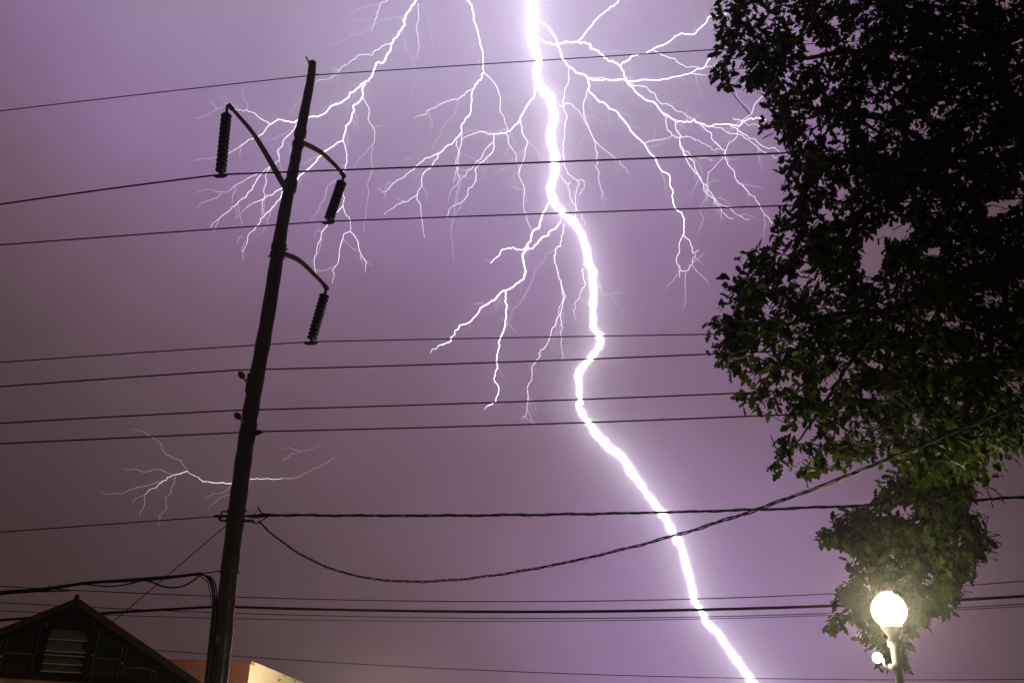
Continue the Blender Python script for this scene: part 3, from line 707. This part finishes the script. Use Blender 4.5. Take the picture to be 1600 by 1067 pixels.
# ------------------------------------------------------------------ lightning
M_CH = emit('lightning_channel', (1.0, .92, 1.0), 16)
M_B1 = emit('lightning_bright', (1.0, .93, 1.0), 5, False)
M_B2 = emit('lightning_medium', (.97, .89, 1.0), 2.4, False)
M_B3 = emit('lightning_faint', (.90, .80, 1.0), 1.25, False)
def bdepth(x, y): return 262 + 22 * math.sin(x * .006 + 1) + 14 * math.cos(y * .007)
def jag(P, amp, lev):
    P = [np.array(p, float) for p in P]
    for l in range(lev):
        Q = [P[0]]
        for a, b in zip(P, P[1:]):
            d = b - a; L = math.hypot(d[0], d[1])
            m = (a + b) / 2
            if L > 2.5:
                o = random.gauss(0, 1) * min(amp, L * .16); m[0] += -d[1] / L * o; m[1] += d[0] / L * o
            Q += [m, b]
        P = Q; amp *= .6
    return P
WS = .46; TAP = .62
TRACE = []
def stroke(name, P, w0, w1, m, parent, amp=1.6, lev=2, n=5):
    J = jag(P, amp, lev); k = len(J); TRACE.append((name, J, parent))
    pts = [at(x, y, bdepth(x, y)) for x, y in J]
    rad = [max(.03, pix(WS * (w0 + (w1 * TAP - w0) * (i / (k - 1)) ** 1.4), pts[i]) / 2 * (1 + .12 * random.uniform(-1, 1))) for i in range(k)]
    return MB().tube(pts, rad, n).build(name, m, parent)
def parse(s): return [tuple(float(v) for v in q.split(',')) for q in s.split()]
ground_hit = at(1260, 1180, 255)
bolt = tag(empty('lightning_bolt', (ground_hit[0], ground_hit[1], 0)), 'blinding white lightning bolt with many forked branches crossing the purple sky', 'lightning')
MAIN = parse('838,-190,22 826,-100,22 829,-40,22 831,0,20 830,25,22 832,40,21 837,70,18 841,95,16 839,112,16 838,125,16 842,135,17 851,141,18 860,150,18 863,162,18 863,190,17 861,212,17 864,232,17 870,250,18 870,268,17 865,285,17 862,305,18 868,320,18 879,335,17 895,350,17 909,365,17 914,380,17 917,400,17 921,415,17 926,430,17 927,455,15 925,480,15 927,500,15 931,515,16 938,530,18 936,542,18 925,560,16 912,572,18 907,582,18 905,605,15 904,625,15 906,640,16 918,660,18 932,678,18 947,695,18 970,714,19 992,744,19 1017,775,19 1032,797,18 1045,819,18 1057,840,18 1066,862,18 1072,884,18 1078,906,18 1084,930,18 1092,950,18 1107,972,18 1124,994,18 1140,1016,18 1156,1037,18 1176,1066,19 1215,1120,19 1250,1175,19')
C = catmull(MAIN, 4)
w_ = 0.0; K_ = []
for i, c in enumerate(C):                      # small kinks and uneven brightness along the channel
    w_ = .45 * w_ + random.gauss(0, 1)
    K_.append(c + np.array([1.75 * w_, random.gauss(0, .8), 0]) * np.array([1, 1, 0]) + np.array([0, 0, c[2] * (-.22 + .14 * random.gauss(0, 1) * (i % 2))]))
C = K_
mp = [at(c[0], c[1], bdepth(c[0], c[1])) for c in C]
mp.append(np.array([ground_hit[0], ground_hit[1], 0.0]))
mr = [pix(c[2], p) / 2 for c, p in zip(C, mp)]; mr.append(mr[-1])
MB().tube(mp, [r * .52 for r in mr], 10).build('main_channel', M_CH, bolt, True)
def sheath(name, k, step, s, col):             # added glow: nested emitting tubes that soften the channel's edge
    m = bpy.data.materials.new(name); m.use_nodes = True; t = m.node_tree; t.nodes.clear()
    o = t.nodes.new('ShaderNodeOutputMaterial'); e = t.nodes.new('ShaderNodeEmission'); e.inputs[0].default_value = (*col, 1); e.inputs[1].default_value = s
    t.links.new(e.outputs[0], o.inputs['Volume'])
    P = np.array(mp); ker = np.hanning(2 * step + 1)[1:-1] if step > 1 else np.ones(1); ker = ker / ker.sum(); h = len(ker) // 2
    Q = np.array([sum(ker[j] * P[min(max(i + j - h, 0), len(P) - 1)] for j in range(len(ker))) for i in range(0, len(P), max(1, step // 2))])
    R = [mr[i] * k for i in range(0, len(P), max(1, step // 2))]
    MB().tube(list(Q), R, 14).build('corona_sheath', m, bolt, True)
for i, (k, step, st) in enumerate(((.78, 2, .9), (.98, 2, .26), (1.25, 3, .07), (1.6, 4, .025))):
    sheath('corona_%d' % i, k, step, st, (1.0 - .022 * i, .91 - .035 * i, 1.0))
BR = {1: [  # (start width, end width, points)
 (5, 3.2, '836,26 850,38 859,46 871,68 877,88 892,106 912,117 919,125 919,140 932,155 950,167 966,177 980,195 992,212 1007,225 1022,245 1032,265 1046,274 1051,297 1050,307 1056,327 1069,342 1069,355 1067,367'),
 (5, 3, '842,62 848,64 867,70 885,65 902,66 915,67 922,76 937,84 945,91 957,95 970,104 975,115 981,127 990,140 1002,151 1022,160 1035,177 1052,187 1057,191 1070,191 1085,186 1100,194 1112,197 1132,194 1155,197 1170,186 1182,184 1197,187'),
 (3.6, 3, '904,64 925,40 942,22 960,10 966,0 975,-25'),
 (3.8, 3, '970,102 986,89 1005,85 1022,76 1045,66 1065,52 1085,54 1097,41 1107,27 1119,25 1140,20'),
 (4.2, 2.6, '919,125 935,125 957,126 980,129 992,127 1010,125 1030,126 1057,120 1080,114 1100,106 1115,84'),
 (5.2, 3.4, '654,-30 650,0 637,20 630,32 627,47 615,62 610,80 600,97 587,102 582,117 571,127 562,136 552,144 545,152 530,162 515,169 500,181 482,184 465,188 456,192 435,187 422,195'),
 (3.8, 2.8, '571,127 567,147 552,165 550,180 540,197 536,220 507,237 497,247 481,265 465,280 437,296'),
 (4.2, 3.2, '724,-30 730,0 739,20 744,42 750,65 755,90 756,114'),
 (4.6, 3.2, '862,305 854,322 847,337 842,357 834,360 829,377 824,390 817,402 821,422 820,430 812,440 800,449 790,455 782,457 772,470 760,476 745,492 725,507 715,516 710,518 705,532 687,539'),
 (3.4, 2.4, '790,456 789,472 792,482 791,497 787,517 779,535 780,542 776,562 777,572 774,582 777,600 775,622 762,634'),
 (3.4, 2.6, '840,130 835,142 832,155 817,177 812,187 797,205 785,209 772,210'),
 (3.0, 2.0, '756,114 747,127 739,140 737,160 735,177 721,195 719,210 700,227 685,240'),
 (3.2, 2.2, '876,344 870,355 860,361 855,369 846,372 840,381 829,389 815,391 802,386 785,390 777,401 766,411'),
], 2: [
 (2.8, 1.6, '1067,367 1077,375 1081,392 1092,390'), (2.6, 1.6, '1067,367 1062,392 1057,410 1063,422 1062,434'), (1.8, 1.4, '1063,422 1072,423 1081,414 1086,401 1081,392'),
 (2.8, 2.2, '1020,79 1035,87 1055,92 1067,102 1090,105 1107,104 1125,102'), (2.4, 1.8, '1080,115 1105,118'), (2.4, 2, '919,122 940,121 960,125 980,128'),
 (2.8, 2.2, '981,128 990,135 1010,136 1025,150 1032,162 1050,166 1065,175 1082,186'), (2.4, 1.6, '1036,179 1042,200 1050,212 1062,215 1075,214 1087,220 1102,225 1112,234 1127,232'), (2.4, 1.8, '1007,225 1025,219 1050,212'),
 (3, 1.6, '1056,191 1060,207 1062,220 1067,235 1074,252 1080,262 1086,270 1095,280 1106,291 1112,302 1116,312 1127,327 1135,337 1146,342'),
 (2.6, 1.5, '1062,220 1066,230 1075,245 1085,255 1090,270 1097,285 1100,300 1110,307 1120,315 1135,323 1145,330 1155,337 1172,342'),
 (2, 1.3, '1067,236 1076,238 1090,246 1100,246 1115,252'), (2.2, 1.8, '1112,198 1122,200 1140,209 1160,212 1180,227 1202,240 1210,247 1225,252'),
 (2.4, 1.8, '1137,193 1150,200 1167,212 1182,220 1192,229 1210,231 1220,240 1232,244'), (2.6, 1.8, '1094,194 1110,207 1117,222 1134,236 1135,250 1141,262 1149,279 1162,292 1175,306 1187,320 1194,335 1207,350'),
 (2.2, 1.6, '1205,135 1180,162 1175,177 1157,195 1152,212 1137,227 1132,240 1127,250 1106,270 1106,285 1104,302'), (2, 1.6, '1145,185 1157,189 1169,197 1187,199'),
 (2.6, 2, '892,106 889,125 882,142 880,162 886,185 882,207 881,232 882,252 887,272 900,281 912,282 914,290 909,301 904,304'), (2.2, 1.6, '901,282 901,295 899,317 899,340 909,355'), (2, 1.4, '891,285 890,295 897,320 909,335 914,352'), (2, 1.6, '877,275 885,286 891,286'),
 (2.6, 1.6, '919,140 912,160 914,185 922,205 930,230 932,250 930,260 935,280 940,297 939,312'), (2.2, 1.8, '874,164 887,162 902,172 911,185 918,200'), (1.8, 1.0, '927,220 942,232 960,247 979,265 985,272'),
 (2.6, 1.8, '772,210 755,206 737,211 722,220'), (2.8, 1.5, '772,210 770,237 760,247 742,265 741,287 731,306 720,317 705,324 697,342'), (2, 1.4, '772,212 762,230 750,250 736,265 727,275 720,282'),
 (2.6, 1.5, '814,187 817,210 825,222 820,245 812,265 810,272 820,295 819,330 826,350 827,360'), (2.2, 1.5, '791,207 794,222 801,234 807,250 811,268'), (2.6, 2.0, '756,114 765,122 780,147 782,165 781,175 791,195 791,207'),
 (2.6, 1.6, '685,240 665,247 647,265 625,280 607,296 598,300'), (2.6, 1.3, '685,240 677,255 667,265 659,285 652,302 657,320 659,342 664,372'), (2, 1.3, '652,304 637,315 620,319 600,336'),
 (2, 1.4, '720,200 721,220 717,245 715,265 717,282 709,292'), (1.8, 1.3, '714,220 716,235 712,250 714,265 708,285'), (2.4, 1.4, '737,140 725,150 715,156 697,159 675,170 660,180 647,185'),
 (3, 1.8, '422,195 410,210 395,217 377,227 355,240'), (2.8, 1.6, '464,195 461,201 445,217 437,232 436,245 430,257 410,270 385,280 360,297'), (2.6, 1.5, '410,270 395,292 387,302 370,320 347,337 330,355'),
 (2.6, 1.5, '437,296 412,311 385,325'), (2.8, 1.5, '450,290 437,312 422,329 407,342 400,355 387,370 379,394'), (2.2, 1.4, '422,194 400,179 385,172 367,170'), (2, 1.3, '422,262 416,282 414,305 410,322 409,337'),
 (2.8, 1.8, '536,220 541,237 542,250 537,267 536,305 536,322 546,340 547,362'), (2.2, 1.2, '547,362 534,377 529,407 519,422 519,442'), (2.2, 1.2, '547,362 560,385 572,410 571,425'), (2.4, 1.3, '536,322 512,347 505,360 497,380 492,400 494,427'),
 (2.2, 1.4, '565,140 574,165 575,185 586,207 582,227'), (2.4, 1.5, '615,62 602,70 595,75 582,87 562,85 547,97 532,107 526,116 502,125 494,130'), (2, 1.3, '612,-2 595,5 589,22 585,37 581,50'), (1.8, 1.2, '654,5 650,42 655,72 652,90'),
 (2.8, 1.6, '880,350 880,365 876,385 867,390 867,405 872,425 877,444 884,462 877,485 869,502 862,515 859,527 850,545 841,552 841,560 831,577 831,592 826,600 825,615 824,630 821,650 815,655'),
 (2, 1.3, '876,492 879,512 876,537 879,562'), (2.2, 1.3, '912,420 911,432 915,445 906,460 897,475 895,485 897,492 902,500'), (2.4, 1.2, '687,539 676,545 672,552'), (2, 1, '762,634 756,641'),
 (1.8, 1.4, '877,444 880,462 874,480 872,495'),
], 3: [
 (1.8, 1.2, '1072,423 1070,445 1072,465 1066,485'), (1.8, 1.2, '1081,414 1096,430 1107,445'), (1.6, 1, '1086,401 1099,415'), (1.4, 1, '1060,429 1044,445 1042,455'), (1.8, 1.2, '1104,302 1104,310 1094,325 1100,342 1094,357 1092,366'),
 (1.8, 1.4, '1149,142 1160,162 1175,175'), (1.8, 1.4, '1150,130 1159,132 1182,139 1205,146 1220,155'), (1.4, 1, '914,179 930,182 946,197'), (1.4, 1, '919,205 909,220 901,235'), (1.4, 1, '826,221 837,232 845,250'), (1.4, 1, '796,208 805,222 802,234'),
 (1.6, 1, '720,282 712,307 710,335 704,362 709,405'), (1.4, 1, '715,156 715,167 709,182 697,192 685,215 677,237'), (1.6, 1.2, '751,92 745,102 744,122 736,137'), (1.6, 1, '709,292 702,305 701,317'),
 (1.6, 1, '355,240 335,246 315,248 300,251'), (1.6, 1, '367,170 352,168 340,170 325,180 305,185'), (1.2, 1, '340,170 333,163 327,157'), (1.4, 1, '360,297 347,300 332,297 307,302'), (1.4, 1, '347,300 337,310 320,316 307,327'),
 (1.4, 1, '385,325 376,334 368,340'), (1.6, 1, '525,282 512,290 505,315 497,332 486,345'), (1.4, 1, '582,227 560,250 552,262'), (1.4, 1, '582,227 580,250 580,272 576,305 571,337 567,362'), (1.5, 1, '635,25 620,27 600,32 580,40 565,52 542,60 517,71 502,75'),
 (1.4, 1, '592,7 570,11 550,20 535,32'), (1.3, 1, '660,7 670,32 676,65 677,100'), (1.4, 1, '631,47 636,80 647,92 649,110 652,120 646,140 645,155'), (1.3, 1, '867,390 852,400 844,417 834,430 826,450 815,470 800,485 795,505 785,517 774,527'),
 (1.4, 1, '936,442 944,462 954,460 962,477 977,485'), (1.2, .9, '954,460 965,457 978,456'), (1.2, .9, '526,116 527,130 531,141'), (1.2, .9, '470,150 462,165 450,178'), (1.3, .9, '456,200 445,210 430,218 412,221'),
 (1.2, .9, '647,249 638,249 630,247'), (1.2, .9, '818,300 828,318 830,330'), (1.2, .9, '372,320 376,340 378,355'), (1.2, .9, '379,370 373,372 372,382'),
]}
for lvl, rows in BR.items():
    for w0, w1, s in rows:
        stroke('branch' if lvl < 3 else 'tendril', parse(s), w0, w1, (None, M_B1, M_B2, M_B3)[lvl], bolt, 1.7 if lvl < 3 else 1.3)
# hair-thin side filaments that leave the traced branches at a sharp angle and die out
for name, J, par in list(TRACE):
    if name != 'branch': continue
    L = sum(math.hypot(b[0] - a[0], b[1] - a[1]) for a, b in zip(J, J[1:]))
    for _ in range(int(L / 55 + random.random())):
        i = random.randint(len(J) // 5, len(J) - 2); a, b = J[i], J[i + 1]
        ang = math.atan2(b[1] - a[1], b[0] - a[0]) + random.choice((-1, 1)) * random.uniform(.35, .95)
        x, y = a[0], a[1]; P = [(x, y)]; n = random.randint(3, 7)
        for q in range(n):
            ang += random.gauss(0, .35) + .10 * math.cos(ang); st = random.uniform(4, 9)
            x += math.cos(ang) * st; y += math.sin(ang) * st; P.append((x, y))
        stroke('tendril', P, 1.5, .7, M_B3, par, 1.2, 2, 4)
M_F1 = emit('cloud_flash', (1.0, .84, .95), 2.2, False); M_F2 = emit('cloud_flash_faint', (.92, .74, .82), .6, False)
fl0 = at(378, 752, 320)
flash = tag(empty('lightning_flash', fl0), 'small separate crawling lightning discharge behind the lower half of the pole', 'lightning')
for w0, w1, s, m in ((2.6, 1.6, '362,755 344,754 319,752 311,746 293,736', M_F1), (2.4, 1.8, '362,755 378,752 392,748 411,748 442,747', M_F1), (1.9, 1.0, '442,747 462,746 474,741 497,731 523,713', M_F2), (1.9, 1.1, '293,736 270,742 255,751 244,762 227,772', M_F1),
    (1.5, 1, '227,772 224,792 218,805', M_F2), (1.7, 1, '293,736 284,720 270,715 252,700 248,689 232,679 206,670', M_F2), (1.5, 1, '267,741 247,733 224,738 203,733 189,732', M_F2), (1.5, .9, '255,751 227,759 203,765 192,771 169,772 155,766', M_F2),
    (1.6, 1, '274,744 267,766 258,777 260,795 250,810 246,822', M_F2), (1.4, 1, '362,755 344,771 319,777', M_F2), (1.4, 1, '366,771 342,778 326,795', M_F2), (1.2, 1, '441,720 454,709 471,705 503,695', M_F2), (1.1, .9, '471,705 454,699 440,702', M_F2), (1.1, .9, '227,772 215,778 207,786', M_F2)):
    stroke('branch', parse(s), w0, w1, m, flash, 1.5)

# ------------------------------------------------------------------ damp storm air
if HAZE:
    hb = MB().prism([(-340, -340, -1), (340, -340, -1), (340, 340, -1), (-340, 340, -1)], (0, 0, 380))
    m = bpy.data.materials.new('damp_air'); m.use_nodes = True; t = m.node_tree; t.nodes.clear()
    o = t.nodes.new('ShaderNodeOutputMaterial'); v = t.nodes.new('ShaderNodeVolumePrincipled')
    v.inputs['Color'].default_value = (.93, .90, .98, 1); v.inputs['Density'].default_value = .0017; v.inputs['Anisotropy'].default_value = .96
    t.links.new(v.outputs[0], o.inputs['Volume'])
    tag(hb.build('haze', m), kind='stuff')
